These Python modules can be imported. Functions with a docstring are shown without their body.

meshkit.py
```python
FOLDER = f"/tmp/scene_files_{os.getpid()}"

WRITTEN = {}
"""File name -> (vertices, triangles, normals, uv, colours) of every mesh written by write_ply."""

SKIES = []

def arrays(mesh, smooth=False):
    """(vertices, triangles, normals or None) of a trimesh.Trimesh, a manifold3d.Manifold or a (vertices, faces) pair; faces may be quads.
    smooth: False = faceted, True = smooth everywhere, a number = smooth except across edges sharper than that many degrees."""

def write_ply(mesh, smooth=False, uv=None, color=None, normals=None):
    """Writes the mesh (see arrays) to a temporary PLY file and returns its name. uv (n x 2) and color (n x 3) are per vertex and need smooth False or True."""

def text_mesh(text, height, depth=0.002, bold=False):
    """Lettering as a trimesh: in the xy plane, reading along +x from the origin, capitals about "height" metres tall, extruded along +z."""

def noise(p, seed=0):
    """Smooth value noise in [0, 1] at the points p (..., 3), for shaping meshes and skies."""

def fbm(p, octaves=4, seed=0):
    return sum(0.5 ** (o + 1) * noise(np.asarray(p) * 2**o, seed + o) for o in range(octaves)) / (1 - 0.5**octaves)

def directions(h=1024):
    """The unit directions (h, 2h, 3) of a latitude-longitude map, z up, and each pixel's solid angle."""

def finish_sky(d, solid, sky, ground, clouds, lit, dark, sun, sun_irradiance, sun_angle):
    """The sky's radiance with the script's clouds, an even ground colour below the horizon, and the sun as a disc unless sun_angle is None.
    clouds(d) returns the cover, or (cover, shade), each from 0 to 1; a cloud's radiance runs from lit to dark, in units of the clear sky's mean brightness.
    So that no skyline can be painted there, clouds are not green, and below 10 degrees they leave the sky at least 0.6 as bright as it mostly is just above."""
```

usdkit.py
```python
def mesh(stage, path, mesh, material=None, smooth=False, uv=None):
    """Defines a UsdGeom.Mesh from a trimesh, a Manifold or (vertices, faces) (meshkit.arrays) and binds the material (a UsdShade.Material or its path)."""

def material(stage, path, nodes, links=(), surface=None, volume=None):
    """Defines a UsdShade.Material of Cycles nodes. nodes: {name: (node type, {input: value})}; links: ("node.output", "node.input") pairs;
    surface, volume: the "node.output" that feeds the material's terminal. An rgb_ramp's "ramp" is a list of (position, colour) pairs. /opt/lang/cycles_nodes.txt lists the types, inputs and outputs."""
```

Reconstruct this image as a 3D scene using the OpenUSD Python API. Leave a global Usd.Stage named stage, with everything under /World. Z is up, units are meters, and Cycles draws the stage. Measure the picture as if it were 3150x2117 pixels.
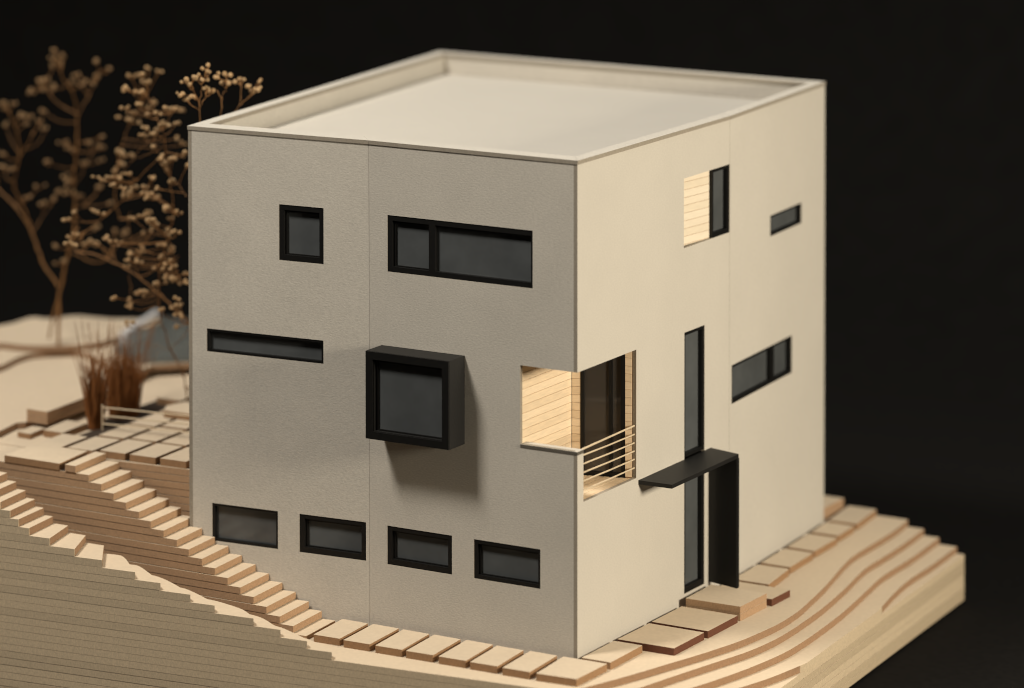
import math, random
import numpy as np, trimesh, usdkit
from meshkit import fbm
from pxr import Gf, Sdf, Usd, UsdGeom, UsdLux, Vt
from shapely.geometry import Polygon, box as sbox

random.seed(7)
RNG = np.random.default_rng(7)
stage = Usd.Stage.CreateInMemory()
UsdGeom.SetStageUpAxis(stage, "Z")
UsdGeom.SetStageMetersPerUnit(stage, 1.0)
world = UsdGeom.Xform.Define(stage, "/World")
UsdGeom.Scope.Define(stage, "/World/Looks")

# ------------------------------------------------------------------ camera (a long lens shifted down, real 1:50 model in metres)
CAM = dict(pos=(0.757031, -1.338714, 0.462488), yaw=-0.531471, pitch=-0.039077, roll=-0.000468, f_px=12001.0, cy=-1061.1)
AP = 36.0
cam = UsdGeom.Camera.Define(stage, "/World/camera")
fwd = np.array([math.sin(CAM["yaw"]) * math.cos(CAM["pitch"]), math.cos(CAM["yaw"]) * math.cos(CAM["pitch"]), math.sin(CAM["pitch"])])
rt = np.cross(fwd, [0, 0, 1]); rt /= np.linalg.norm(rt); up = np.cross(rt, fwd)
c_, s_ = math.cos(CAM["roll"]), math.sin(CAM["roll"])
rt, up = c_ * rt + s_ * up, -s_ * rt + c_ * up
cam.AddTransformOp().Set(Gf.Matrix4d(*rt, 0, *up, 0, *(-fwd), 0, *CAM["pos"], 1))
cam.CreateHorizontalApertureAttr(AP)
cam.CreateVerticalApertureAttr(AP * 688 / 1024)
cam.CreateFocalLengthAttr(AP * CAM["f_px"] / 3150)
cam.CreateVerticalApertureOffsetAttr(-AP * (1058.5 - CAM["cy"]) / 3150)
cam.CreateFStopAttr(5.8)
cam.CreateFocusDistanceAttr(1.595)
cam.CreateClippingRangeAttr(Gf.Vec2f(0.05, 50))
cam.CreateExposureAttr(0.0)

# ------------------------------------------------------------------ lamps (a dark studio: no sky)
def rect_lamp(name, direction, dist, size, intensity, color, target=(-0.05, 0.06, 0.1)):
    d = np.array(direction, float); d /= np.linalg.norm(d)
    p = np.array(target) + d * dist
    x = np.cross([0, 0, 1], d); x /= np.linalg.norm(x); y = np.cross(d, x)
    L = UsdLux.RectLight.Define(stage, f"/World/{name}")
    L.AddTransformOp().Set(Gf.Matrix4d(*x, 0, *y, 0, *d, 0, *p, 1))
    L.CreateWidthAttr(size[0]); L.CreateHeightAttr(size[1])
    L.CreateIntensityAttr(intensity); L.CreateColorAttr(Gf.Vec3f(*color))
    return L

rect_lamp("warm_side_lamp", (0.60, -0.060, 0.142), 0.62, (0.12, 0.10), 119, (1.0, 0.885, 0.695), target=(0, 0.017, 0.11))
rect_lamp("front_spot_lamp", (-7, -12, 20), 1.15, (0.21, 0.21), 84, (1.0, 0.928, 0.815))
rect_lamp("ceiling_lamp", (0.10, 0.30, 1.0), 1.5, (1.2, 1.2), 1.75, (1.0, 0.97, 0.89))

# ------------------------------------------------------------------ helpers
NAMES = {}
def path_of(name, parent):
    base = parent.GetPath() if parent is not None else Sdf.Path("/World")
    n = NAMES.get((base, name), 0); NAMES[(base, name)] = n + 1
    return str(base) + "/" + (name if n == 0 else f"{name}_{n:03d}")

def tag(prim, label=None, category=None, group=None, kind=None):
    for k, v in (("label", label), ("category", category), ("group", group), ("kind", kind)):
        if v:
            prim.SetCustomDataByKey(k, v)
    return prim

def thing(name, label=None, category=None, group=None, kind=None, loc=(0, 0, 0)):
    x = UsdGeom.Xform.Define(stage, path_of(name, None))
    if any(loc):
        x.AddTranslateOp().Set(Gf.Vec3d(*[v / 1000 for v in loc]))
    return tag(x.GetPrim(), label, category, group, kind)

def obj(name, m, material, parent=None, smooth=False, origin=(0, 0, 0), **t):
    """Geometry comes in millimetres of the world; stored in metres relative to the parent's origin."""
    if isinstance(m, list):
        m = trimesh.util.concatenate(m)
    v = (np.asarray(m.vertices) - np.asarray(origin)) / 1000
    return tag(usdkit.mesh(stage, path_of(name, parent), trimesh.Trimesh(v, m.faces, process=False), material, smooth=smooth).GetPrim(), **t)

def bx(x0, x1, y0, y1, z0, z1):
    b = trimesh.creation.box([abs(x1 - x0), abs(y1 - y0), abs(z1 - z0)])
    b.apply_translation([(x0 + x1) / 2, (y0 + y1) / 2, (z0 + z1) / 2])
    return b

def prism(poly, z0, z1):
    if not isinstance(poly, Polygon):
        poly = Polygon(poly)
    if not poly.is_valid:
        poly = poly.buffer(0)
    ms = []
    for g in getattr(poly, "geoms", [poly]):
        m = trimesh.creation.extrude_polygon(g, z1 - z0, engine="earcut"); m.apply_translation([0, 0, z0]); ms.append(m)
    return trimesh.util.concatenate(ms)

def smoothline(pts, n=6):
    """Catmull-Rom through the points."""
    p = np.asarray(pts, float)
    q = np.vstack([2 * p[0] - p[1], p, 2 * p[-1] - p[-2]])
    out = []
    for i in range(1, len(q) - 2):
        for t in np.linspace(0, 1, n, endpoint=False):
            a, b, c, d = q[i - 1], q[i], q[i + 1], q[i + 2]
            out.append(0.5 * ((2 * b) + (c - a) * t + (2 * a - 5 * b + 4 * c - d) * t**2 + (3 * b - a - 3 * c + d) * t**3))
    out.append(p[-1])
    return np.array(out)

def tube(points, radii, sides=7, cap=True):
    p = np.asarray(points, float)
    r = np.broadcast_to(np.asarray(radii, float), (len(p),))
    t = np.gradient(p, axis=0); t /= np.linalg.norm(t, axis=1, keepdims=True) + 1e-9
    a = np.cross(t, np.where(np.abs(t[:, 2:]) < 0.9, [0, 0, 1.0], [1.0, 0, 0])); a /= np.linalg.norm(a, axis=1, keepdims=True) + 1e-9
    b = np.cross(t, a); ang = np.arange(sides) * 2 * np.pi / sides
    v = (p[:, None] + r[:, None, None] * (np.cos(ang)[None, :, None] * a[:, None] + np.sin(ang)[None, :, None] * b[:, None])).reshape(-1, 3)
    f = []
    for i in range(len(p) - 1):
        for j in range(sides):
            k = (j + 1) % sides
            f += [[i * sides + j, i * sides + k, (i + 1) * sides + k], [i * sides + j, (i + 1) * sides + k, (i + 1) * sides + j]]
    if cap:
        v = np.vstack([v, p[0], p[-1]]); n = len(v)
        for j in range(sides):
            k = (j + 1) % sides
            f += [[n - 2, k, j], [n - 1, (len(p) - 1) * sides + j, (len(p) - 1) * sides + k]]
    return trimesh.Trimesh(v, np.array(f)[:, ::-1], process=False)

class Wall:
    """A vertical plane from A to B (mm); s runs along it, d is the distance outwards."""
    def __init__(self, A, B):
        self.A, self.B = np.array(A, float), np.array(B, float)
        self.L = np.linalg.norm(self.B - self.A); self.t = (self.B - self.A) / self.L
        self.n = np.array([self.t[1], -self.t[0]])
    def at(self, s, d, z):
        p = self.A + self.t * s + self.n * d
        return np.array([p[0], p[1], z])
    def warp(self, m):
        v = np.asarray(m.vertices); p = self.A + v[:, :1] * self.t + v[:, 1:2] * self.n
        m = trimesh.Trimesh(np.column_stack([p, v[:, 2]]), m.faces, process=False); m.invert()
        return m if m.volume > 0 else trimesh.Trimesh(m.vertices, m.faces[:, ::-1], process=False)
    def box(self, s0, s1, d0, d1, z0, z1):
        return self.warp(bx(s0, s1, d0, d1, z0, z1))
    def sheet(self, poly, d0, d1):
        """poly in (s, z), from depth d0 to d1."""
        m = prism(poly, 0, abs(d1 - d0)); v = np.asarray(m.vertices)
        return self.warp(trimesh.Trimesh(np.column_stack([v[:, 0], min(d0, d1) + v[:, 2], v[:, 1]]), m.faces, process=False))

# ------------------------------------------------------------------ materials
def M(name, nodes, links, surface="p.BSDF"):
    return usdkit.material(stage, f"/World/Looks/{name}", nodes, links, surface=surface)

def face_edge(name, face, edge, direction, rough=0.75, mottled=0.05, scale=900, bump=0.12, edge_from=0.55, extra=None, stretch=(1, 1, 1), spec=0.25):
    """A sheet with one colour on its faces (along +-direction) and another on its cut edges; extra = [(direction, colour)] for sanded sides."""
    nodes = {
        "g": ("geometry", {}), "d": ("vector_math", {"math_type": "dot_product", "vector2": direction}), "a": ("math", {"math_type": "absolute"}),
        "mr": ("map_range", {"from_min": edge_from, "from_max": edge_from + 0.15, "clamp": True}),
        "mp": ("mapping", {"scale": stretch}),
        "n1": ("noise_texture", {"scale": scale, "detail": 4.0, "roughness": 0.65}), "n2": ("noise_texture", {"scale": 28.0, "detail": 3.0, "roughness": 0.6}),
        "n3": ("noise_texture", {"scale": 1.0, "detail": 3.0, "roughness": 0.7}), "m3": ("mapping", {"scale": (1500, 1500, 1100)}),
        "r1": ("map_range", {"from_min": 0.25, "from_max": 0.75, "to_min": 1 - mottled, "to_max": 1 + mottled, "clamp": True}),
        "r2": ("map_range", {"from_min": 0.25, "from_max": 0.75, "to_min": 1 - mottled * 0.4, "to_max": 1 + mottled * 0.4, "clamp": True}),
        "r3": ("map_range", {"from_min": 0.25, "from_max": 0.75, "to_min": 0.82, "to_max": 1.15, "clamp": True}),
        "m12": ("math", {"math_type": "multiply"}), "cf": ("vector_math", {"math_type": "scale", "vector1": face}), "ce": ("vector_math", {"math_type": "scale", "vector1": edge}),
        "mx": ("mix_color", {}), "b": ("bump", {"strength": bump, "distance": 0.0004}),
        "p": ("principled_bsdf", {"roughness": rough, "specular_ior_level": spec, "diffuse_roughness": 0.4}),
    }
    links = [("g.true_normal", "d.vector1"), ("d.value", "a.value1"), ("a.value", "mr.value"), ("g.position", "mp.vector"), ("mp.vector", "n1.vector"), ("g.position", "n2.vector"),
             ("g.position", "m3.vector"), ("m3.vector", "n3.vector"), ("n1.fac", "r1.value"), ("n2.fac", "r2.value"), ("n3.fac", "r3.value"), ("r1.result", "m12.value1"), ("r2.result", "m12.value2"),
             ("m12.value", "cf.scale"), ("r3.result", "ce.scale"), ("mr.result", "mx.fac"), ("cf.vector", "mx.b"), ("n1.fac", "b.height"), ("b.normal", "p.normal")]
    last = "ce.vector"
    for i, (d, col) in enumerate(extra or []):
        nodes[f"xd{i}"] = ("vector_math", {"math_type": "dot_product", "vector2": d[:3]})        # the outer planes of the base block
        nodes[f"xr{i}"] = ("map_range", {"from_min": d[3] - 0.0006, "from_max": d[3] - 0.0004, "clamp": True})
        nodes[f"xc{i}"] = ("vector_math", {"math_type": "scale", "vector1": col})
        nodes[f"xm{i}"] = ("mix_color", {})
        links += [("g.position", f"xd{i}.vector1"), (f"xd{i}.value", f"xr{i}.value"), ("r3.result", f"xc{i}.scale"), (f"xr{i}.result", f"xm{i}.fac"), (last, f"xm{i}.a"), (f"xc{i}.vector", f"xm{i}.b")]
        last = f"xm{i}.result"
    links += [(last, "mx.a"), ("mx.result", "p.base_color")]
    return M(name, nodes, links)

def plain(name, color, rough, mottled=0.08, scale=700, bump=0.05, spec=0.4, stretch=(1, 1, 1), **more):
    nodes = {"g": ("geometry", {}), "mp": ("mapping", {"scale": stretch}), "n": ("noise_texture", {"scale": scale, "detail": 4.0, "roughness": 0.6}),
             "r": ("map_range", {"from_min": 0.25, "from_max": 0.75, "to_min": 1 - mottled, "to_max": 1 + mottled, "clamp": True}),
             "c": ("vector_math", {"math_type": "scale", "vector1": color}), "b": ("bump", {"strength": bump, "distance": 0.0003}),
             "p": ("principled_bsdf", {"roughness": rough, "specular_ior_level": spec, **more})}
    return M(name, nodes, [("g.position", "mp.vector"), ("mp.vector", "n.vector"), ("n.fac", "r.value"), ("r.result", "c.scale"), ("c.vector", "p.base_color"), ("n.fac", "b.height"), ("b.normal", "p.normal")])

P0, P1, P2, P3, Q1, Q2 = (0.0, 0.0), (-98.05, 0.0), (-183.34, -6.97), (-208.8, 235.93), (0.1, 131.52), (-7.65, 239.95)
W_FR, W_FL, W_RN, W_RF = Wall(P1, P0), Wall(P2, P1), Wall(P0, Q1), Wall(Q1, Q2)   # front right, front left, right near, right far
W_BK, W_LF = Wall(Q2, P3), Wall(P3, P2)

CARD, CARD_EDGE = (0.60, 0.565, 0.505), (0.34, 0.30, 0.245)
cards = {k: face_edge(f"grey_card_{k}", CARD, CARD_EDGE, (*w.n, 0.0), mottled=0.065 if k.startswith("right") else 0.125, scale=1150, bump=0.16 if k.startswith("right") else 0.3, stretch=(0.7, 0.7, 1.5)) for k, w in (("front_right", W_FR), ("front_left", W_FL), ("right_near", W_RN), ("right_far", W_RF), ("back", W_BK), ("left", W_LF))}
card_flat = face_edge("grey_card_flat", CARD, CARD_EDGE, (0, 0, 1.0), mottled=0.04, scale=1000, bump=0.12)
coping_card = face_edge("grey_card_dark_edge", CARD, (0.13, 0.115, 0.095), (0, 0, 1.0), mottled=0.05, scale=1000, bump=0.15)
TOP, EDGE, SAND = (0.64, 0.528, 0.395), (0.47, 0.308, 0.188), (0.67, 0.54, 0.375)
wood = face_edge("plywood_layer", TOP, (0.36, 0.225, 0.135), (0, 0, 1.0), mottled=0.06, scale=500, bump=0.06, stretch=(1, 1, 1), extra=[((0.1034, -0.9946, 0.0, 0.035955), SAND), ((0.9969, 0.0788, 0.0, 0.07022), (0.60, 0.49, 0.345))])
wood_b = face_edge("plywood_layer_darker_ply", TOP, (0.34, 0.21, 0.125), (0, 0, 1.0), mottled=0.06, scale=500, bump=0.06, extra=[((0.1034, -0.9946, 0.0, 0.035955), tuple(0.92 * np.array(SAND))), ((0.9969, 0.0788, 0.0, 0.07022), (0.50, 0.405, 0.28))])
wood_step = face_edge("plywood_step", TOP, EDGE, (0, 0, 1.0), mottled=0.06, scale=500, bump=0.06)
wood_tile = face_edge("plywood_tile", (0.60, 0.498, 0.375), (0.36, 0.215, 0.115), (0, 0, 1.0), mottled=0.06, scale=500, bump=0.06)
wood_burnt = face_edge("plywood_tile_burnt_edge", (0.60, 0.49, 0.36), (0.15, 0.06, 0.035), (0, 0, 1.0), mottled=0.06, scale=500, bump=0.06)
plank_mats = [plain(f"veneer_{i}", c, 0.55, mottled=0.09, scale=1.0, stretch=(180, 180, 1500), bump=0.05) for i, c in enumerate([(0.84, 0.68, 0.48), (0.87, 0.71, 0.51), (0.81, 0.65, 0.455)])]
groove = plain("burnt_groove", (0.40, 0.24, 0.12), 0.8)
niche_mats = [plain(f"pale_veneer_{i}", c, 0.6, mottled=0.06, scale=1.0, stretch=(180, 180, 1500), bump=0.03) for i, c in enumerate([(0.87, 0.76, 0.60), (0.89, 0.785, 0.625), (0.85, 0.74, 0.575)])]
gap_shade = plain("painted_gap_shade", (0.045, 0.03, 0.02), 0.85)  # near-black that paints the shade at the bottom of the terrace joints
black = plain("black_card", (0.012, 0.0115, 0.011), 0.55, mottled=0.2, scale=900, bump=0.2, spec=0.35)
black_frame = plain("black_frame", (0.007, 0.0068, 0.0065), 0.5, mottled=0.2, scale=900, bump=0.15, spec=0.3)
pane_mat = plain("smoked_pane", (0.092, 0.099, 0.103), 0.14, mottled=0.22, scale=45, bump=0.0, spec=0.5)
pane_dark = plain("dark_pane", (0.062, 0.055, 0.048), 0.10, mottled=0.03, scale=160, bump=0.0, spec=0.5)
string = plain("pale_string", (0.66, 0.54, 0.38), 0.6)
cloth = plain("black_cloth", (0.0065, 0.0058, 0.0052), 0.9, mottled=0.35, scale=260, bump=0.5, spec=0.12)
velvet = plain("black_velvet", (0.0100, 0.0095, 0.0088), 0.95, mottled=0.2, scale=60, bump=0.3, spec=0.05)
stem_mat = plain("dry_stem", (0.27, 0.13, 0.043), 0.6, mottled=0.25, scale=300)
bristle_mat = plain("brown_bristle", (0.30, 0.118, 0.034), 0.5, mottled=0.4, scale=1.0, stretch=(900, 900, 30))
def bud_material(name, a, b):
    return M(name, {"g": ("geometry", {}), "n": ("noise_texture", {"scale": 420.0, "detail": 2.0}), "k": ("map_range", {"from_min": 0.0, "from_max": 1.0}), "m": ("math", {"math_type": "multiply_add", "value2": 0.5, "value3": 0.0}),
                    "r": ("rgb_ramp", {"ramp": [(0.0, a), (0.55, tuple((np.array(a) + b) / 2)), (1.0, b)]}), "ad": ("math", {"math_type": "multiply_add", "value2": 0.55}),
                    "p": ("principled_bsdf", {"roughness": 0.75, "specular_ior_level": 0.2}), "t": ("translucent_bsdf", {}), "x": ("mix_closure", {"fac": 0.15})},
             [("n.fac", "m.value1"), ("g.random_per_island", "ad.value1"), ("m.value", "ad.value3"), ("ad.value", "r.fac"), ("r.color", "p.base_color"), ("r.color", "t.color"), ("p.BSDF", "x.closure1"), ("t.BSDF", "x.closure2")], surface="x.closure")
bud_mat = bud_material("dry_flower_bud", (0.40, 0.21, 0.08), (0.95, 0.82, 0.54))
bud_dimmed = bud_material("dimmed_flower_bud", (0.28, 0.155, 0.07), (0.68, 0.50, 0.29))  # darker copy of the buds: weaker light at far left put into the colour
acrylic = M("clear_acrylic", {"p": ("principled_bsdf", {"base_color": (0.42, 0.44, 0.42), "roughness": 0.05, "ior": 1.49, "transmission_weight": 0.7, "specular_ior_level": 0.5})}, [])
highlight_white = plain("edge_highlight", (0.80, 0.78, 0.78), 0.4, mottled=0.12, scale=300)  # bright white standing in for a highlight on the acrylic edge

# ------------------------------------------------------------------ the setting: black cloth, backdrop, layered base
g = trimesh.creation.box([4000, 3600, 4]); g.apply_translation([-200, 300, -36])
obj("tabletop", g, cloth, kind="structure", label="black cloth table top under the wooden site base")
prof = [(640, -33.9), (700, -33.4), (760, -30), (830, -18), (890, 4), (940, 40), (975, 90), (995, 160), (1003, 260), (1006, 500), (1006, 1300)]
sv, sf = [], []
for k, (y, z) in enumerate(prof):                                           # cloth sweeping up behind the model, 3 mm thick
    n = np.array(prof[min(k + 1, len(prof) - 1)]) - np.array(prof[max(k - 1, 0)]); n = n / np.linalg.norm(n)
    for x in (-2400, 2200):
        sv += [(x, y, z), (x, y + n[1] * 3, z - n[0] * 3)]
for k in range(len(prof) - 1):
    a = 4 * k
    for q in ((0, 2, 6, 4), (1, 5, 7, 3), (0, 4, 5, 1), (2, 3, 7, 6)):
        sf += [[a + q[0], a + q[1], a + q[2]], [a + q[0], a + q[2], a + q[3]]]
obj("backdrop", trimesh.Trimesh(np.array(sv, float), np.array(sf), process=False), velvet, kind="structure", smooth=40, label="black cloth sweeping up behind the model")

F = lambda x: -36.15 + 0.104 * x
SIL = [(-352, 209), (-374, 197), (-391, 195), (-395, 192), (-397, 187), (-399, 182.5), (-404, 180.5), (-408, 181.5), (-410, 177), (-409, 165), (-411, 157), (-450, 125)]
BACK = [(-210, 267.5), (-345, 224)] + SIL
FL = (-450, F(-450))
C0 = [(14.5, F(14.5)), (20.5, -18), (26, -0.7), (28.9, 9.5), (31.9, 20.5), (35.9, 34.8), (41.2, 58.0), (43.4, 76), (44.3, 92), (43.2, 111), (40.1, 130), (36.3, 151), (29.6, 181), (26.3, 199), (25.2, 219), (24.5, 237), (23.4, 253), (21.2, 268)]
C3 = [(24.6, F(24.6)), (28, -20), (31.7, -6.8), (36, 12.7), (41.3, 35.6), (46.5, 58.5), (48.4, 78), (48.2, 95), (46.8, 114), (45, 132), (40.8, 160), (36.3, 184), (34.3, 198), (33.5, 218), (31.9, 243), (29.4, 267.2)]
C6 = [(33.2, F(33.2)), (39.6, -6), (44.5, 11.5), (47.9, 24), (52.5, 47), (55.4, 72), (55.1, 93), (53.9, 109), (52, 129), (49, 151), (44.9, 176), (42.2, 193), (41.1, 209), (40.2, 232), (37.1, 265.6)]
C9A = [(41.5, F(41.5)), (49.5, 8), (56.6, 30.4), (60, 43), (62, 52.5), (65.1, 74.2)]
C9B = [(58.4, 157), (55.5, 171), (52, 190), (49.5, 209.6), (48.7, 229), (47.5, 246), (45.7, 265.6)]
terrain = thing("terrain", label="layered plywood site base with contour steps around the model house", kind="structure")
LG = 0.14                                                                   # open glue joint between two layers
full = [FL, (72.7, F(72.7)), (49.3, 267.5)] + BACK
def layer(poly, top, th=3.0, mat=wood, name="terrain_layer", parent=terrain, gap=LG):
    return obj(name, prism(poly, top - th + gap, top), mat, parent)
for i in range(7):
    j = 0.035 * ((i * 7) % 3 - 1)
    layer(Polygon(full).buffer(j if i else 0, join_style=2), -12 - 3 * i, mat=(wood, wood_b, wood_b, wood)[i % 4], gap=0.2 + 0.05 * ((i * 5) % 3))
layer([FL] + list(map(tuple, smoothline(C9A))) + list(map(tuple, smoothline(C9B))) + [(45.7, 267.5)] + BACK, -9)
layer([FL] + list(map(tuple, smoothline(C6))) + [(37, 267.5)] + BACK, -6)
layer([FL] + list(map(tuple, smoothline(C3))) + [(29.4, 267.5)] + BACK, -3)
layer([FL] + list(map(tuple, smoothline(C0))) + BACK, 0)

# the lawn hill in the left foreground: layers with curved ends low down, straight cut ends higher up
T = lambda x, o=0: (x, F(x) + o)
LAWN = {1: [T(-87.2), T(-88.6, 2.2), (-96.1, -39.0), (-101.2, -36.6), (-108, -34.2), (-124, -32.6)], 2: [T(-98.3), T(-99.8, 2.2), (-104.6, -41.8), (-112.5, -38.0), (-120.3, -35.2), (-136, -33.5)],
        3: [T(-110.3), T(-111.9, 2.2), (-117, -43.0), (-124, -38.6), (-132, -35.8), (-150, -34)], 4: [T(-122.4), T(-124, 2), (-133.7, -40.5), (-146.2, -36.6), (-154.1, -35.4), (-165, -34.8)],
        5: [T(-140.2), T(-142, 2), (-148.5, -44.4), (-161.0, -38.0), (-167.2, -36.2), (-180, -35.6)], 6: [T(-151.4), T(-153.4, 2), (-161.5, -45.1), (-171.9, -39.4), (-180.9, -36.2), (-190, -36)],
        7: [T(-165.2), T(-167.2, 2), (-175.5, -45.2), (-187.5, -37.2), (-192, -36.8)], 8: [T(-177), T(-179, 2), (-185.5, -46.5), (-196.3, -37.4), (-205, -38.0)]}
STR = {9: (-192.5, (-205.5, -37.4)), 10: (-205.5, (-214.5, -37.8)), 11: (-217.4, (-223, -38.6)), 12: (-227.3, (-230.2, -39.6)), 13: (-232.3, (-234.6, -40)), 14: (-236.4, (-239.1, -40.2)), 15: (-241, (-243.8, -40.4)),
       16: (-246, (-248.5, -40.6)), 17: (-251, (-253.3, -40.6)), 18: (-256, (-258.2, -40.6))}
LZ = 3.15
for k in range(1, 19):
    if k in LAWN:
        c = LAWN[k]; pts = c[:2] + list(map(tuple, smoothline(c[1:])))[1:]
    else:
        pts = [T(STR[k][0]), STR[k][1]]
    o = 0.035 * ((k * 5) % 3 - 1)
    poly = Polygon([(-450, F(-450) - o)] + [(pts[0][0], pts[0][1] - o)] + pts[1:] + [(-450, -40.8)])
    layer(poly, LZ * k, LZ, mat=(wood, wood_b, wood, wood, wood_b)[k % 5], gap=0.13 + 0.03 * ((k * 4) % 3))

# the ground behind the stairs, up to the terrace
wall_left = [(-184.4, 1.4), (-185.2, 6), (-209.9, 236)]
def behind(y0):
    return Polygon([(-450, y0), (-236, y0), (-230, -2.6)] + [(-184.4, 1.2)] + wall_left[1:] + BACK)
for k in range(1, 19):
    o = 0.15 * ((k * 5) % 3 - 1)
    layer(behind(-2.9).buffer(o * 0.4, join_style=2), 3 * k, mat=wood_step, gap=0.24 + 0.07 * (k % 2))
layer([(-450, 3), (-292.5, 3), (-296, 21), (-293.3, 24), (-293.0, 60), (-300, 92), (-318, 118), (-330, 150), (-345, 200)] + SIL, 57, 2.8)
for z0 in (60, 63):
    layer([(-292.8, 24.3), (-281.4, 24.1), (-285.5, 78), (-296, 84)], z0, 3 if z0 == 63 else 2.9, mat=wood_step, name="garden_wall_layer")
L1 = [(-450, 60), (-372, 84), (-365, 97), (-366.5, 107), (-368.5, 117), (-368, 127), (-361, 136), (-350, 141), (-336, 134), (-318, 120), (-301, 118), (-304, 135), (-292, 147)]
L2 = [(-450, 112), (-395, 122), (-385, 126), (-375, 127), (-366, 130.5), (-358, 136.5), (-351, 143), (-346, 156), (-348, 200)]
layer([L1[0]] + list(map(tuple, smoothline(L1[:-2])))[1:] + L1[-2:] + [(-203, 160), (-212, 262), (-345, 222)] + SIL, 60, 2.9)
layer([L2[0]] + list(map(tuple, smoothline(L2)))[1:] + SIL, 63)

# ------------------------------------------------------------------ path tiles round the house (3 mm tiles laid on the base)
path = thing("path", label="path of separate plywood tiles along the foot of the house", kind="structure")
def tile(quad, z0, z1, mat, parent, name="paving_tile", **t):
    q = Polygon(quad).buffer(-0.25, join_style=2).buffer(0.25, quad_segs=3)
    return obj(name, prism(q, z0, z1), mat, parent, **t)
PX = [(-107.4, -95.0), (-92.6, -80.2), (-77.7, -65.2), (-62.9, -50.4), (-48.0, -35.5), (-33.0, -20.6), (-18.0, -5.6)]
for i, (a, b_) in enumerate(PX):
    j = RNG.uniform(-0.25, 0.25, 4)
    tile([(a + j[0], -28.0 + j[2]), (b_ + j[0], -27.6 + j[2]), (b_ - 1.9 + j[1], -3.3 + j[3]), (a - 2.0 + j[1], -3.2 + j[3])], 0.05, 3.0, wood_tile, path)
tile([(-2.9, -27.8), (14.6, -26.5), (15.0, -2.5), (-4.8, -2.9)], 0.05, 3.0, wood_tile, path)
tile([(2.2, -0.6), (15.4, -0.5), (15.2, 26.4), (2.2, 26.2)], 0.05, 3.0, wood_tile, path)
tile([(2.4, 28.6), (28.2, 29.0), (28.4, 54.7), (2.8, 54.9)], 0.05, 3.05, wood_burnt, path, label="wide tile with dark burnt edges")
tile([(2.6, 57.3), (28.9, 57.0), (29.1, 83.3), (2.8, 83.4)], 0.05, 3.05, wood_burnt, path, label="wide tile with dark burnt edges")
for z0 in (0.05, 3.12):
    tile([(3.6, 85.2), (29.0, 85.7), (29.4, 109.2), (3.2, 109.0)], z0, z0 + 2.95, wood_step, path, name="door_slab")
tile([(2.6, 111.2), (30.5, 111.7), (30.8, 128.4), (2.4, 128.6)], 0.05, 3.05, wood_burnt, path, label="wide tile with dark burnt edges")
tile([(2.2, 131.0), (19.3, 131.2), (16.0, 157.2), (1.0, 157.0)], 0.05, 3.0, wood_tile, path)
tile([(0.9, 160.0), (15.2, 159.8), (13.6, 185.7), (-0.6, 185.9)], 0.05, 3.0, wood_tile, path)
tile([(-0.8, 189.0), (13.0, 188.4), (12.0, 213.2), (-2.4, 213.6)], 0.05, 3.0, wood_tile, path)
tile([(-2.6, 216.6), (10.9, 216.8), (9.6, 235.6), (-4.0, 235.6)], 0.05, 3.0, wood_tile, path)
tile([(-4.6, 238.8), (9.2, 239.3), (6.0, 266.8), (-8.0, 266.6)], 0.05, 3.0, wood_tile, path)
for z0 in (0.05, 3.1):
    tile([(-30, 243.4), (-10.6, 243.6), (-10.4, 266.8), (-30, 266.8)], z0, z0 + 2.95, wood_step, path, name="garden_slab")

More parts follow.
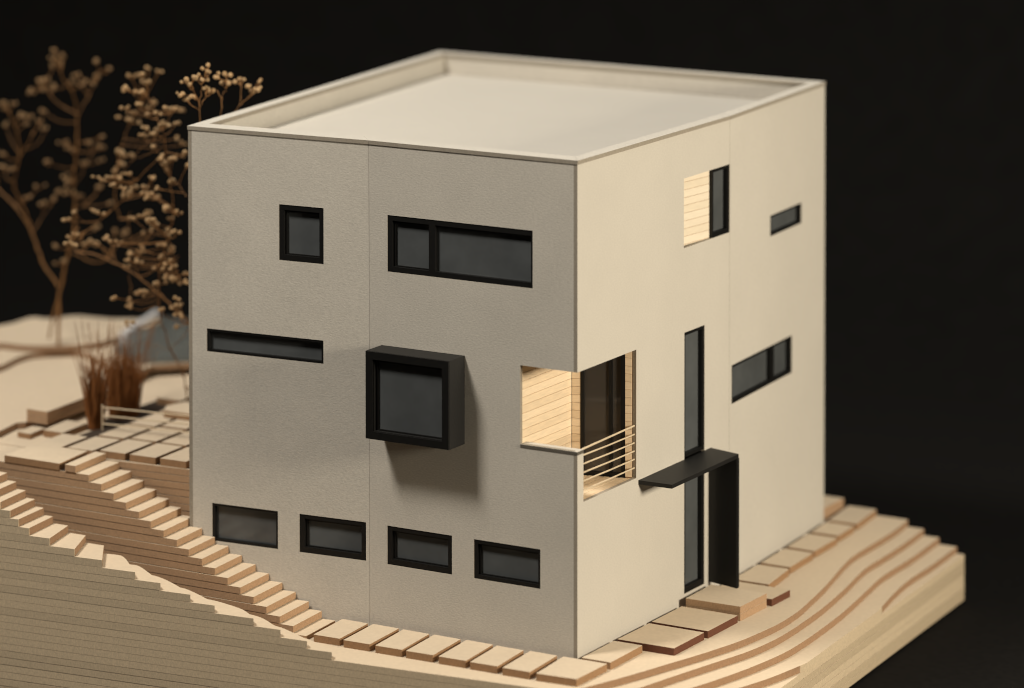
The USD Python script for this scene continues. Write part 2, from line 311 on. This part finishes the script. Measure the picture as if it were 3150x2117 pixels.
# ------------------------------------------------------------------ stairs along the front wall
stairs = thing("staircase", "long straight flight of plywood steps climbing along the grey front wall", "stairs")
for j in range(19):
    zt, xj = 1.8 + 3.07 * j, -111.0 - 6.43 * j + RNG.uniform(-0.15, 0.15)
    yb = lambda x: min(-3.4, -7.0 * (-98.05 - x) / 85.3 - 0.45) if x > -184 else -3.4
    yo = -27.8 + 0.14 * ((j * 5) % 3 - 1)
    if j == 18:
        poly = [(-232.3, yo - 0.3), (xj, yo - 0.3), (xj - 2.2, -3.6), (-234.8, -3.6)]
    else:
        back = [(xj - 1.9, yb(xj))] + ([(-184.0, -7.5), (-184.6, -3.4)] if xj > -184 else [(xj - 2.2, -3.4)])
        poly = [(-450, yo), (xj, yo)] + back + [(-450, -3.4)]
    obj("step", prism(Polygon(poly), zt - 3.07 + 0.24 + 0.07 * (j % 2), zt), wood_step, stairs)

# ------------------------------------------------------------------ terrace behind the stairs
terrace = thing("terrace", label="tiled terrace with open joints at the top of the stairs", kind="structure")
house_side = Polygon([(-500, -40), (-182.6, -40), (-182.6, -9), (-185.0, -7.2), (-210.5, 236), (-210.5, 300), (-500, 300)])
tile([(-264.6, -28.1), (-235.4, -28.1), (-238.4, -4.2), (-265.4, -5.0)], 54.12, 57.0, wood_tile, terrace, name="terrace_slab")
obj("gap_shade_sheet", prism(Polygon([(-236.2, -27.5), (-232.2, -27.5), (-234.0, -5), (-238.6, -5)]), 54.02, 54.08), gap_shade, terrace)  # dark sheet added as painted shade in the slot beside the top step
obj("gap_shade_sheet", prism(Polygon([(-266, -4), (-237, -1.5), (-190, 2.2), (-208, 128), (-276, 128), (-274, 38), (-266, 36)]).intersection(house_side.buffer(-0.5)), 54.02, 54.08), gap_shade, terrace)  # dark sheet added as painted shade below the tile gaps and planter
e1, e2, og = np.array([1, 0.05]), np.array([-0.062, 1.0]), np.array([-234.5, -0.9])
for col in (-2, -1, 0, 1, 2, 3):
    for row in range(6):
        if col == -2 and row in (1, 2, 3):
            continue
        o = og + e1 * (15.35 * col) + e2 * (24.7 * row + (-1.9 if col == -1 else -4.4 if col == -2 else 0))
        q = Polygon([o, o + e1 * 12.9, o + e1 * 12.9 + e2 * 22.3, o + e2 * 22.3]).intersection(house_side)
        if q.area > 20:
            obj("paving_tile", prism(q, 54.12, 57.0 + RNG.uniform(-0.1, 0.1)), wood_tile, terrace)
tile([(-278.0, 16.6), (-267.3, 16.2), (-269.0, 36.5), (-280.0, 36.5)], 54.12, 57.0, wood_tile, terrace, name="terrace_slab")
tile([(-287.0, 10.0), (-279.6, 9.6), (-281.0, 22), (-288, 22)], 54.1, 56.4, wood_tile, terrace, name="terrace_slab")
q = Polygon([(-246, 62), (-250, 70), (-248, 80), (-228, 88), (-206, 88), (-204, 62)]).buffer(-2).buffer(2)
obj("terrace_slab", prism(q.intersection(house_side), 57.3, 60.2), wood_tile, terrace)

# ------------------------------------------------------------------ the house
house = thing("model_house", "white card model house, a tall cube with black windows and a corner balcony", "model house")
H, TH = 200.0, 1.7
def R(s0, s1, z0, z1):
    return sbox(s0, z0, s1, z1)
WIN = {  # wall: (s0, s1, z0, z1, mullion, border left/right/top/bottom, category of detail)
    "front_right": [(8.9, 77.5, 148.5, 171.8, (28.6, 2.9), (2.2, 0.9, 2.2, 2.2)), (8.6, 39.6, 27.7, 43.7, None, (2.2, 2.0, 1.8, 2.4)), (50.0, 81.0, 27.7, 43.7, None, (1.6, 1.1, 1.6, 1.6))],
    "front_left": [(43.4, 64.4, 148.8, 172.1, None, (2.2, 2.1, 2.2, 2.4)), (8.7, 64.2, 107.4, 117.1, None, (1.0, 1.0, 1.0, 1.0)), (52.7, 83.9, 27.7, 43.7, None, (2.3, 2.2, 1.8, 2.4)), (11.0, 42.5, 27.7, 43.6, None, (1.0, 1.0, 1.0, 1.0))],
    "right_far": [(45.0, 81.0, 142.3, 151.4, None, (1.2, 1.6, 1.0, 1.2)), (2.4, 70.1, 77.4, 94.1, (46.0, 4.2), (1.2, 2.2, 1.2, 1.6))],
    "right_near": [(115.7, 131.35, 151.8, 181.0, None, (1.2, 2.0, 1.4, 2.0)), (90.6, 108.7, 63.4, 116.2, None, (1.2, 2.0, 1.4, 1.6)), (90.6, 108.7, 6.0, 62.2, None, (1.4, 2.2, 1.6, 2.6))],
}
walls = {"front_right": W_FR, "front_left": W_FL, "right_near": W_RN, "right_far": W_RF, "back": W_BK, "left": W_LF}
spans = {"front_right": (0.06, W_FR.L - TH - 0.004), "front_left": (TH + 0.004, W_FL.L - 0.06), "right_near": (0, W_RN.L - 0.08), "right_far": (0.08, W_RF.L - 0.02), "back": (TH, W_BK.L - TH), "left": (0, W_LF.L)}
holes = {k: [R(*w[:4]) for w in v] for k, v in WIN.items()}
holes["front_right"].append(R(W_FR.L - 26.35, W_FR.L + 5, 85.2, 117.0))                       # balcony opening
holes["right_near"] = [R(90.0, 131.4, 151.8, 181.0), R(90.6, 108.7, 6.0, 116.2), R(4.9, 48.7, 64.1, 117.0), R(-5, 5.2, 83.7, 117.0)]
holes["front_right"].append(R(W_FR.L - 92 + 1.5, W_FR.L - 52.2 - 1.5, 83.5, 116.5))           # behind the bay
for k, w in walls.items():
    s0, s1 = spans[k]
    poly = R(s0, s1, 0.15, H)
    for h in holes.get(k, []):
        poly = poly.difference(h)
    obj("wall_panel", w.sheet(poly, 0, -TH), cards[k], house)

def frame_ring(w, s0, s1, z0, z1, b, d0, d1, mull=None):
    poly = R(s0 + 0.05, s1 - 0.05, z0 + 0.05, z1 - 0.05)
    l, r, t, bo = b
    if mull:
        m0, mw = mull
        poly = poly.difference(R(s0 + l, m0, z0 + bo, z1 - t)).difference(R(m0 + mw, s1 - r, z0 + bo, z1 - t))
    else:
        poly = poly.difference(R(s0 + l, s1 - r, z0 + bo, z1 - t))
    return w.sheet(poly, d0, d1)

for k, ws in WIN.items():
    w = walls[k]
    for (s0, s1, z0, z1, mull, b) in ws:
        is_door = z0 == 6.0
        f = obj("door" if is_door else "window", frame_ring(w, s0, s1, z0, z1, b, -0.25, -3.4, mull), black_frame, house)
        back = w.box(s0 - 1, s1 + 1, -4.2, -3.9, z0 - 1, z1 + 1)
        if mull:
            obj("pane", w.box(s0 + 0.4, mull[0] + mull[1] / 2 - 0.05, -2.7, -2.15, z0 + 0.4, z1 - 0.4), pane_mat, f)
            obj("pane", w.box(mull[0] + mull[1] / 2 + 0.05, s1 - 0.3, -2.7, -2.15, z0 + 0.4, z1 - 0.4), pane_mat, f)
        else:
            obj("pane", w.box(s0 + 0.4, s1 - 0.3, -2.7, -2.15, z0 + 0.4, z1 - 0.4), pane_mat, f)
        if b[0] >= 1.6 and not is_door and k.startswith("front"):      # an inner sash, a step further in
            l, r, t, bo = (v - 0.1 for v in b)
            e = mull[0] if mull else s1 - b[1]
            obj("sash", frame_ring(w, s0 + l, e + 0.1, z0 + bo, z1 - t, (1.1, 0.55, 0.9, 0.6), -1.3, -2.15), black_frame, f)

# roof, parapet lining and caps
outer = [P0, P1, P2, P3, Q2, Q1]
ring = Polygon(outer)
def inset(d):
    return ring.buffer(-d, join_style=2)
obj("roof", prism(inset(5.05), 190.2, 192.0), card_flat, house)
corners = [np.array(c) for c in outer]
inn = np.array(inset(5.0).exterior.coords)[:-1]
def nearest(p):
    return inn[np.argmin(np.linalg.norm(inn - p, axis=1))]
capw = {0: 8.0, 1: 8.6, 2: 5.4, 3: 6.0, 4: 5.4, 5: 5.6}
names = ["front_right", "front_left", "left", "back", "right_far", "right_near"]
for i in range(6):
    a, b_ = corners[i], corners[(i + 1) % 6]
    wl = Wall(b_, a) if i in () else Wall(a, b_)
    ia, ib = nearest(a), nearest(b_)
    if i not in (0, 1):
        obj("parapet_lining", prism(Polygon([a + (ia - a) * 0.36, b_ + (ib - b_) * 0.36, ib, ia]), 192.05, 199.9), cards[names[i]], house)
for i in range(6):                                                          # cap strips, mitred at the corners
    def off(j):
        a, b_ = corners[j], corners[(j + 1) % 6]; t = (b_ - a) / np.linalg.norm(b_ - a); n = np.array([t[1], -t[0]])
        if np.dot(n, np.array([-95, 115]) - a) < 0: n = -n
        return a + n * capw[j], t
    def meet(j, k):
        (p, t), (q, u) = off(j), off(k)
        A = np.array([t, -u]).T
        return p + t * np.linalg.solve(A, q - p)[0]
    a, b_ = corners[i], corners[(i + 1) % 6]
    ctr = np.array([-95, 115.0])
    out = lambda c: c + (c - ctr) / np.linalg.norm(c - ctr) * 0.45
    q = Polygon([out(a), out(b_), meet(i, (i + 1) % 6), meet((i - 1) % 6, i)]).buffer(-0.03, join_style=2)
    obj("parapet_cap", prism(q, 200.12, 201.75), card_flat, house)

# box window
bw = obj("box_window", [W_FR.box(98.05 - 91.9, 98.05 - 52.3, 0.15, 12.0, 82.0, 118.0)] and W_FR.sheet(R(6.15, 45.75, 82.0, 118.0).difference(R(9.85, 42.35, 85.5, 114.5)), 0.1, 12.0), black, house)
obj("pane", W_FR.box(8.5, 43.5, 9.0, 9.8, 84.0, 116.0), pane_mat, bw)
obj("sash", W_FR.sheet(R(9.8, 42.4, 85.45, 114.55).difference(R(11.0, 41.7, 86.1, 113.6)), 9.8, 10.6), black_frame, bw)
obj("front_frame", W_FR.sheet(R(6.25, 45.65, 82.1, 117.9).difference(R(9.6, 42.6, 85.2, 114.8)), 12.02, 12.6), black_frame, bw)

# corner balcony
bal = obj("balcony", prism(Polygon([(-26.3, TH + 0.1), (-TH - 0.05, TH + 0.1), (-TH - 0.05, 48.4), (-2.2, 48.6), (-27.2, 42.3)]), 62.5, 63.2), groove, house, label="corner balcony lined with pale wooden planks")
def planks(w, s0, s1, z0, z1, step, th, parent, base=64.35, mats=plank_mats):
    z = base + step * math.floor((z0 - base) / step)
    i = 0
    while z < z1:
        a, b2 = max(z, z0), min(z + step - 0.17, z1)
        if b2 - a > 0.3:
            obj("plank", w.box(s0, s1, -th, 0, a, b2), mats[(i * 7 + int(s0 * 3)) % 3], parent)
        z += step; i += 1
W_IN = Wall((-26.5, 41.9), (-26.5, TH))             # inner left wall, facing +x
W_IN = Wall((-26.5, TH), (-26.5, 41.9))
W_BW = Wall((-26.4, 42.0), (-1.75, 48.3))           # inner back wall, facing the front
PS = 3.27
planks(W_IN, 0, W_IN.L, 64.0, 119.0, PS, 1.0, bal)
obj("backing", [W_IN.box(0, W_IN.L, -1.6, -0.25, 63.3, 119.0), W_BW.box(0, 3.6, -1.6, -0.25, 63.3, 119.0), W_BW.box(22.6, W_BW.L, -1.6, -0.25, 63.3, 119.0)], groove, bal)
planks(W_BW, 0.15, 3.6, 64.0, 119.0, PS, 1.0, bal)
planks(W_BW, 22.6, W_BW.L - 0.05, 64.0, 119.0, PS, 1.0, bal)
x = -25.9
i = 0
while x < -TH:
    x1 = min(x + 3.05, -TH - 0.1)
    yend = 42.0 + (x + 26.4) * 6.3 / 24.65 - 0.3
    obj("floor_board", bx(x, x1, TH + 0.1 if x1 > -24 else TH + 0.1, yend, 63.25, 64.0), plank_mats[(i * 5) % 3], bal)
    x += 3.27; i += 1
obj("ceiling_board", prism(Polygon([(-28, TH + 0.1), (-TH - 0.05, TH + 0.1), (-TH - 0.05, 49), (-28, 43)]), 117.2, 118.6), plank_mats[0], bal)
gd = obj("balcony_door", W_BW.sheet(R(3.65, 22.55, 64.05, 118).difference(R(5.1, 20.8, 65.6, 117)), -1.2, 0.1), black_frame, house)
obj("pane", W_BW.box(4.2, 22.0, -1.5, -0.9, 64.4, 117.8), pane_dark, gd)
obj("stile", W_BW.box(15.6, 17.2, -0.9, -0.3, 65.0, 117.5), black_frame, gd)
obj("balcony_parapet", bx(-26.3, -TH - 0.02, TH + 0.02, 4.85, 64.05, 83.55), cards["front_right"], house)
obj("parapet_coping", bx(-26.25, 0.1, -0.15, 5.0, 83.78, 85.15), coping_card, house)
rail = obj("balcony_railing", tube([(-0.9, 4.95, 85.0), (-0.9, 26, 85.3), (-0.9, 48.6, 85.6)], 0.42, 8), string, house)
for z0, z1 in ((82.5, 82.0), (79.0, 78.5), (75.5, 75.1), (72.1, 71.7), (68.4, 68.2)):
    obj("rail", tube([(-0.9, 4.0, z0), (-0.9, 26, (z0 + z1) / 2 - 0.12), (-0.9, 48.75, z1)], 0.34, 8), string, rail)

# niche with planks beside the upper right window
W_NI = Wall((-4.2, 89.0), (-1.4, 115.5))
ni = obj("niche", W_NI.box(0, W_NI.L, -1.8, -0.25, 150.5, 182.0), groove, house, label="shallow recess lined with pale planks beside the upper window")
planks(W_NI, 0, W_NI.L, 151.0, 182.0, PS, 1.0, ni, base=152.1, mats=niche_mats)

# canopy with side panel over the door
can = obj("entrance_canopy", prism(Polygon([(0.1, 50.5), (0.1, 114.4), (15.4, 110.5), (15.4, 51.0)]), 61.2, 62.85), black, house)
a = np.array([0.15, 112.4]); b_ = np.array([15.3, 108.8]); nrm = np.array([0.23, 0.97]) * 1.7
obj("side_panel", prism(Polygon([a, b_, b_ + nrm, a + nrm]), 6.15, 61.15), black_frame, can)

# ------------------------------------------------------------------ terrace railing, pond sheet, grasses, dried-flower trees
tr = thing("terrace_railing", "thin white wire railing beside the brown bristle grass on the terrace", "railing")
obj("post", tube([(-254.8, 28.7, 57.0), (-254.8, 28.7, 68.4)], 0.38, 8), string, tr)
for z in (67.2, 63.6, 60.0):
    obj("rail", tube([(-254.8, 28.7, z), (-225, 33, z), (-190.5, 37.5, z)], 0.32, 8), string, tr)

pond = thing("pond_sheet", "clear acrylic sheet lying behind the bristle grass as a pond", "acrylic sheet")
obj("sheet", prism(Polygon([(-313, 130), (-292, 148.2), (-212, 165), (-214, 228), (-346, 221), (-361, 216), (-345, 165), (-335, 146)]), 60.15, 62.0), acrylic, pond)
obj("edge_highlight", prism(Polygon([(-345.6, 165), (-342.0, 166), (-358.2, 217), (-361.6, 216.4)]), 62.1, 65.2), highlight_white, pond)  # added strip that paints the highlight along the left edge of the sheet

def bristles(name, label, c, rad, h, n, seed):
    rr = np.random.default_rng(seed); ms = []
    for _ in range(n):
        a, q = rr.uniform(0, 2 * np.pi), math.sqrt(rr.uniform())
        p = np.array([c[0] + rad * q * math.cos(a), c[1] + rad * 1.25 * q * math.sin(a), 54.0])
        hh = h * (rr.uniform(0.55, 1.0) if rr.uniform() < 0.9 else rr.uniform(1.1, 1.55))
        lean = np.array([rr.normal(0, 0.05), rr.normal(0, 0.05)]) + (p[:2] - c[:2]) / rad * 0.035
        if hh > h: lean *= 2.4
        bend = rr.normal(0, 0.04, 2)
        pts = [p, p + [*(lean * hh * 0.5), hh * 0.5], p + [*(lean * hh + bend * hh), hh]]
        ms.append(tube(smoothline(pts, 3), np.linspace(0.32, 0.10, 7), 4))
    t = thing(name, label, "bristle grass", "bristle grass clumps in the terrace planter")
    obj("blades", ms, bristle_mat, t, smooth=True, kind="stuff")
bristles("grass_clump", "narrow brown bristle grass clump left of the railing post", np.array([-267.6, 41.0]), 3.1, 32, 210, 1)
bristles("grass_clump", "broader dark brown bristle grass clump behind the wire rails", np.array([-270.5, 66.0]), 6.0, 28, 470, 2)

TREES = {'T1':[([[-360.2,136.4,64.7],[-360.3,136.9,75.8],[-359.9,137.6,88.2],[-358.4,139.0,97.9],[-356.3,140.7,109.4],[-354.9,141.8,115.6],[-354.6,142.5,127.1],[-355.3,142.7,140.4],[-354.5,143.9,156.3],[-354.4,144.7,171.8]],2.6,1.1),([[-366.5,137.4,65.2],[-363.7,137.1,75.4],[-360.2,137.5,88.2]],1.8,2.0),([[-360.9,137.2,90.8],[-370.1,137.0,102.5],[-376.8,138.2,114.6],[-386.6,137.7,126.7],[-395.3,137.4,133.2],[-402.5,138.0,136.9]],1.9,1.2),([[-371.9,131.8,116.1],[-372.7,129.8,123.0],[-375.1,126.9,132.1],[-376.7,124.3,139.5],[-374.0,124.5,152.1],[-373.5,123.4,163.0],[-376.6,120.2,175.6]],1.3,0.8),([[-378.1,129.8,151.0],[-366.9,125.4,163.3],[-356.8,120.2,174.5]],0.9,0.6),([[-371.9,131.8,116.1],[-370.3,139.0,124.0],[-370.0,145.1,128.4]],0.8,0.5),([[-354.4,144.7,171.8],[-366.2,141.9,178.6],[-371.7,142.8,184.5],[-379.9,141.7,180.9]],1.0,0.6),([[-354.4,144.7,171.8],[-354.4,141.3,182.5],[-358.1,135.8,193.6],[-357.8,132.5,202.9]],1.1,0.6),([[-354.4,144.7,171.8],[-351.7,150.6,181.5],[-350.0,155.9,191.6],[-348.2,160.8,190.7]],1.0,0.5),([[-354.7,143.7,154.6],[-354.5,138.2,158.9],[-353.5,133.1,161.5]],0.9,0.6),([[-354.7,142.5,127.1],[-353.4,151.1,129.5],[-352.2,159.8,135.4],[-354.7,166.2,137.8]],1.2,0.7),([[-355.1,142.8,138.6],[-355.3,150.7,145.4],[-355.6,158.6,152.3],[-356.6,166.0,157.5]],0.8,0.5),([[-355.1,141.3,106.8],[-344.2,139.9,104.1],[-332.6,139.0,106.7],[-325.9,135.9,119.8]],1.0,0.6)],'T2':[([[-255.9,94.1,56.9],[-255.5,91.2,68.9],[-257.1,86.9,78.0],[-257.3,83.3,82.1],[-258.0,79.7,91.1],[-257.7,76.5,97.9],[-256.8,73.8,109.2],[-254.5,72.1,122.3],[-250.0,71.6,135.3],[-246.3,70.7,147.5],[-245.8,68.0,161.4],[-246.0,64.8,175.1],[-245.8,61.8,187.2]],1.5,0.8),([[-243.3,87.8,87.9],[-250.1,87.3,94.0],[-255.4,87.6,98.4],[-264.4,85.8,105.4],[-274.9,83.2,113.3],[-285.0,80.8,118.6],[-294.4,78.6,121.9],[-304.1,76.2,123.6],[-307.0,78.0,129.7],[-306.9,81.5,133.4]],1.6,0.9),([[-275.4,84.0,113.1],[-274.7,80.2,122.3],[-268.1,79.7,130.6],[-260.9,79.8,139.7]],0.9,0.6),([[-275.4,84.0,113.1],[-268.8,83.3,115.6],[-260.7,83.7,121.4],[-252.7,83.9,124.7]],0.8,0.5),([[-289.0,85.5,117.4],[-292.1,86.9,124.6],[-296.6,87.3,128.3]],0.7,0.5),([[-258.2,84.6,81.8],[-270.7,80.2,83.9],[-277.3,79.1,81.5]],0.5,0.4),([[-258.2,84.6,81.8],[-248.4,82.0,90.1],[-241.3,77.7,96.7]],0.6,0.5),([[-243.2,62.3,165.8],[-236.0,60.6,161.7],[-230.2,58.0,157.6]],0.7,0.5),([[-240.8,63.0,149.3],[-246.4,63.8,152.8],[-254.1,63.3,156.3],[-258.9,64.4,158.2]],0.8,0.5),([[-245.7,61.7,184.7],[-251.7,64.4,193.0],[-258.3,66.6,199.7],[-265.6,68.2,201.4]],0.9,0.5),([[-245.7,61.7,184.7],[-243.7,63.1,189.7],[-242.7,63.9,193.8]],0.8,0.5),([[-244.1,62.2,175.6],[-255.3,62.2,166.4],[-265.1,62.9,155.4],[-274.9,63.7,146.8],[-287.0,63.2,137.4],[-296.3,64.4,132.1]],0.6,0.5),([[-245.7,61.6,182.2],[-259.3,64.9,175.6],[-272.8,68.0,162.3]],0.5,0.4),([[-242.7,61.4,137.7],[-240.4,62.3,129.5],[-238.1,63.3,121.2]],0.6,0.4),([[-277.9,80.2,114.3],[-277.0,80.4,105.9],[-277.6,79.8,100.0]],0.6,0.4),([[-277.7,81.6,142.9],[-278.4,81.1,139.6],[-277.4,81.2,128.6]],0.5,0.4),([[-247.0,60.6,175.6],[-258.5,65.3,172.3],[-269.3,70.3,168.2]],0.5,0.4),([[-299.7,103.1,134.1],[-301.4,102.6,145.2],[-300.3,104.2,164.8],[-296.2,107.2,178.5],[-291.9,110.1,187.1]],0.9,0.6)],'T3':[([[-198.6,28.2,115.1],[-201.1,28.6,155.1],[-202.6,29.1,187.2],[-203.1,29.6,202.4],[-204.9,28.7,208.4],[-205.6,28.4,211.2]],1.3,0.8),([[-203.1,29.6,202.4],[-201.1,30.9,207.2],[-200.4,31.5,210.4]],0.7,0.5),([[-204.8,32.9,170.3],[-201.1,37.9,189.3],[-199.8,41.2,198.6],[-201.2,42.7,205.2],[-203.8,43.3,208.6]],0.9,0.6),([[-202.2,44.1,204.9],[-200.4,45.4,209.4],[-200.1,45.7,213.4]],0.6,0.5),([[-203.0,40.6,188.7],[-198.9,47.5,197.8],[-197.8,52.3,201.3],[-199.6,55.7,208.9],[-202.7,58.0,210.0]],0.8,0.5),([[-201.8,58.1,200.3],[-199.1,60.6,203.4],[-197.4,62.5,206.5],[-195.3,64.5,207.3]],0.7,0.5),([[-199.3,60.9,203.3],[-198.2,62.1,204.5],[-196.4,64.0,209.3]],0.6,0.5),([[-203.0,29.5,201.6],[-207.2,27.2,204.8],[-209.0,26.3,207.6]],0.6,0.4),([[-203.1,29.6,202.8],[-202.5,30.3,211.2],[-201.0,31.6,219.2]],0.7,0.5)],'K1':[[-362.0,131.9,149.9],[-369.7,135.4,138.0],[-372.4,128.7,133.0],[-365.1,139.4,131.1],[-369.6,137.3,128.3],[-355.7,129.1,111.4],[-352.9,128.9,103.7],[-354.1,153.6,157.6],[-341.3,145.3,162.1],[-340.0,145.0,156.9],[-351.2,159.3,148.1],[-337.3,151.4,116.6],[-337.9,161.1,114.1],[-345.1,147.1,117.9],[-354.1,147.6,147.8],[-352.6,134.7,143.6],[-361.5,143.7,158.4],[-362.9,149.2,154.9],[-356.0,143.6,154.9],[-362.2,145.2,135.8],[-355.4,147.1,132.6],[-350.5,133.2,136.1],[-347.9,154.1,136.6],[-341.6,152.8,129.4],[-358.9,134.9,135.9],[-351.3,132.1,142.3],[-369.1,147.5,201.1],[-365.7,138.5,198.9],[-363.9,146.4,198.9],[-369.9,147.1,193.1],[-364.5,145.8,195.4],[-376.6,144.0,185.8],[-365.9,135.8,189.4],[-378.5,139.3,181.3],[-363.4,138.4,184.8],[-360.7,153.9,189.3],[-362.9,150.9,185.9],[-346.3,139.0,187.8],[-341.7,143.2,198.3],[-338.1,147.4,193.6],[-352.7,159.4,188.3],[-346.6,148.1,185.8],[-352.4,150.1,186.8],[-381.8,123.3,177.9],[-381.4,129.3,177.5],[-381.4,125.7,174.5],[-375.9,127.9,171.9],[-375.9,134.3,170.6],[-376.6,133.8,167.5],[-374.5,144.1,172.1],[-372.3,139.0,167.1],[-373.5,145.0,163.1],[-389.0,134.0,165.6],[-392.3,135.2,151.3],[-386.3,129.5,145.0],[-375.7,121.7,147.5],[-389.9,132.7,146.0],[-359.5,155.2,183.9],[-373.9,144.9,182.3]],'K2':[[-259.9,56.1,201.8],[-258.3,61.0,200.8],[-247.8,53.5,206.8],[-264.8,60.1,193.4],[-253.3,59.6,191.9],[-252.2,52.5,197.1],[-238.4,54.4,196.2],[-246.9,71.2,192.9],[-252.6,71.4,186.1],[-237.2,55.4,188.8],[-257.0,63.3,181.1],[-248.0,57.8,183.4],[-240.3,54.7,174.6],[-239.1,59.4,173.2],[-241.1,71.4,173.7],[-248.5,69.6,165.9],[-238.7,52.5,171.7],[-260.5,55.3,165.3],[-254.2,43.2,165.2],[-267.6,53.9,163.2],[-255.6,50.0,158.2],[-265.5,59.3,154.2],[-262.7,63.9,157.1],[-251.6,57.0,155.0],[-259.4,66.4,157.9],[-267.5,42.7,164.9],[-259.9,40.6,162.6],[-245.4,63.1,150.5],[-231.8,55.3,150.5],[-234.3,58.0,140.7],[-270.0,43.3,149.7],[-283.2,41.0,144.7],[-262.0,40.5,138.5],[-257.5,39.9,138.2],[-256.6,63.1,129.4],[-256.6,47.6,128.3],[-261.8,62.5,128.2],[-259.4,62.0,124.3],[-238.3,60.0,125.9],[-247.6,56.8,123.9],[-246.5,58.7,116.2],[-245.4,62.9,116.8],[-242.2,63.5,119.1],[-250.9,57.1,113.1],[-254.6,56.6,111.6],[-263.3,60.2,107.5],[-257.1,51.7,106.8],[-237.1,61.8,116.6],[-239.0,68.9,120.2],[-232.3,59.3,118.4],[-241.8,55.8,126.3],[-252.1,68.9,132.3],[-242.2,62.1,133.5],[-261.8,51.3,134.2],[-241.0,49.2,146.5],[-251.6,54.2,147.2],[-257.5,55.3,145.6],[-240.0,50.7,161.2],[-251.2,60.7,162.8],[-279.5,43.4,138.0],[-272.5,31.5,135.6],[-241.7,64.0,105.8],[-237.3,62.0,102.5],[-258.7,55.2,98.9],[-242.8,55.7,105.5],[-249.3,63.5,142.6],[-246.2,66.3,144.9],[-229.6,57.3,171.0],[-291.1,91.6,167.4],[-295.4,106.1,163.3],[-303.1,109.3,157.8],[-279.1,105.6,203.2],[-285.7,107.5,203.4],[-290.5,108.3,200.3],[-295.8,96.8,181.7],[-292.0,100.2,180.7],[-271.3,110.5,172.4],[-290.0,101.7,183.2],[-285.2,111.0,187.5],[-271.4,110.7,185.2],[-295.5,97.6,161.1],[-288.8,111.4,135.5],[-276.8,97.5,132.0],[-280.0,110.7,129.5],[-307.2,98.9,122.0],[-305.6,88.2,124.8]],'K3':[[-206.8,25.2,212.7],[-210.5,28.5,213.2],[-203.5,27.5,215.1],[-205.0,26.1,215.5],[-201.0,31.0,220.0],[-200.1,33.8,216.9],[-201.2,27.6,216.8],[-200.4,30.0,214.2],[-200.7,29.8,210.6],[-200.6,34.4,209.6],[-209.1,25.7,208.4],[-210.3,28.8,205.5],[-204.0,26.2,208.0],[-202.5,42.8,214.4],[-201.4,46.2,211.2],[-201.5,48.5,214.2],[-203.7,58.1,209.9],[-200.6,57.9,211.0],[-197.3,58.7,208.7],[-197.3,62.4,205.7],[-193.4,61.6,207.0],[-197.1,65.2,209.5]]}
BUD = trimesh.creation.icosphere(subdivisions=2)
def flower_tree(label, branches, heads, base, seed, size=1.0, mat=bud_mat, extra=1, thick=1.0):
    rr = np.random.default_rng(seed)
    t = thing("dried_flower_tree", label, "dried flower")
    nodes = []
    for i, (pts, r0, r1) in enumerate(branches):
        p = np.array(pts, float)
        if i == 0:
            p = np.vstack([[*p[0][:2], base], p[1:]])
        q = smoothline(p, 5)
        if len(q) > 3:
            q[1:-1] += rr.normal(0, 0.22, q[1:-1].shape)
        r = np.linspace(r0, r1, len(q)) * 0.55 * thick * (1 + 0.12 * rr.normal(size=len(q)))
        r[::5] *= 1.15
        obj("trunk" if i == 0 else "branch", tube(q, r, 8), stem_mat, t, smooth=True)
        nodes += list(q)
    nodes = np.array(nodes); twigs = []
    every = [np.array(h, float) for h in heads]
    for h in list(every):
        for _ in range(extra if rr.uniform() < 0.85 else 0):
            every.append(h + np.array([rr.normal(0, 3.2), rr.normal(0, 6.0), rr.normal(-0.6, 2.8)]))
    for h in every:
        d = np.linalg.norm((nodes - h) * [1, 1, 1.0], axis=1) + np.maximum(0, nodes[:, 2] - h[2] + 1.5) * 1.6
        a = nodes[np.argmin(d)]
        mid = (a + h) / 2 + rr.normal(0, 0.6, 3) + [0, 0, -0.06 * np.linalg.norm(h - a)]
        foot = h + (mid - h) / (np.linalg.norm(mid - h) + 1e-6) * 2.2
        twigs.append(tube(smoothline([a, mid, foot], 4), np.linspace(0.22, 0.14, 9), 5))
        ms = []
        for k in range(rr.integers(2, 4)):
            dv = rr.normal(size=3); dv /= np.linalg.norm(dv); dv[2] = abs(dv[2]) * 0.7
            pos = h + dv * rr.uniform(0.8, 3.3) * size
            twigs.append(tube([foot, (foot + pos) / 2 + rr.normal(0, 0.15, 3), pos], [0.18, 0.14, 0.12], 4))
            m = BUD.copy(); v = m.vertices
            v = v * (1 + 0.34 * (fbm(v * 1.7 + rr.uniform(0, 50), 2)[:, None] - 0.5))
            up_ = (pos - foot) / (np.linalg.norm(pos - foot) + 1e-6)
            along = v @ up_
            v = v + np.outer(along, up_) * 0.22 - np.outer((along > 0.55) * 0.28, up_)      # a small cup open at the tip
            m.vertices = v * rr.uniform(0.65, 1.2) * size + pos
            ms.append(m)
        obj("flower_head", ms, mat, t, smooth=True)
    obj("twigs", twigs, stem_mat, t, smooth=True, kind="stuff")
flower_tree("tall dried flower tree at far left with a forked trunk rising from the wooden hill", TREES["T1"], TREES["K1"], 62.9, 11, 0.9, bud_dimmed, 0, 0.52)
flower_tree("dense dried flower tree full of buds close to the left edge of the house", TREES["T2"], TREES["K2"], 57.0, 12, 0.82, bud_mat, 1, 0.46)
flower_tree("small sprig of dried flowers showing above the left roof corner", TREES["T3"], TREES["K3"], 57.0, 13, 0.92, bud_mat, 0, 0.5)
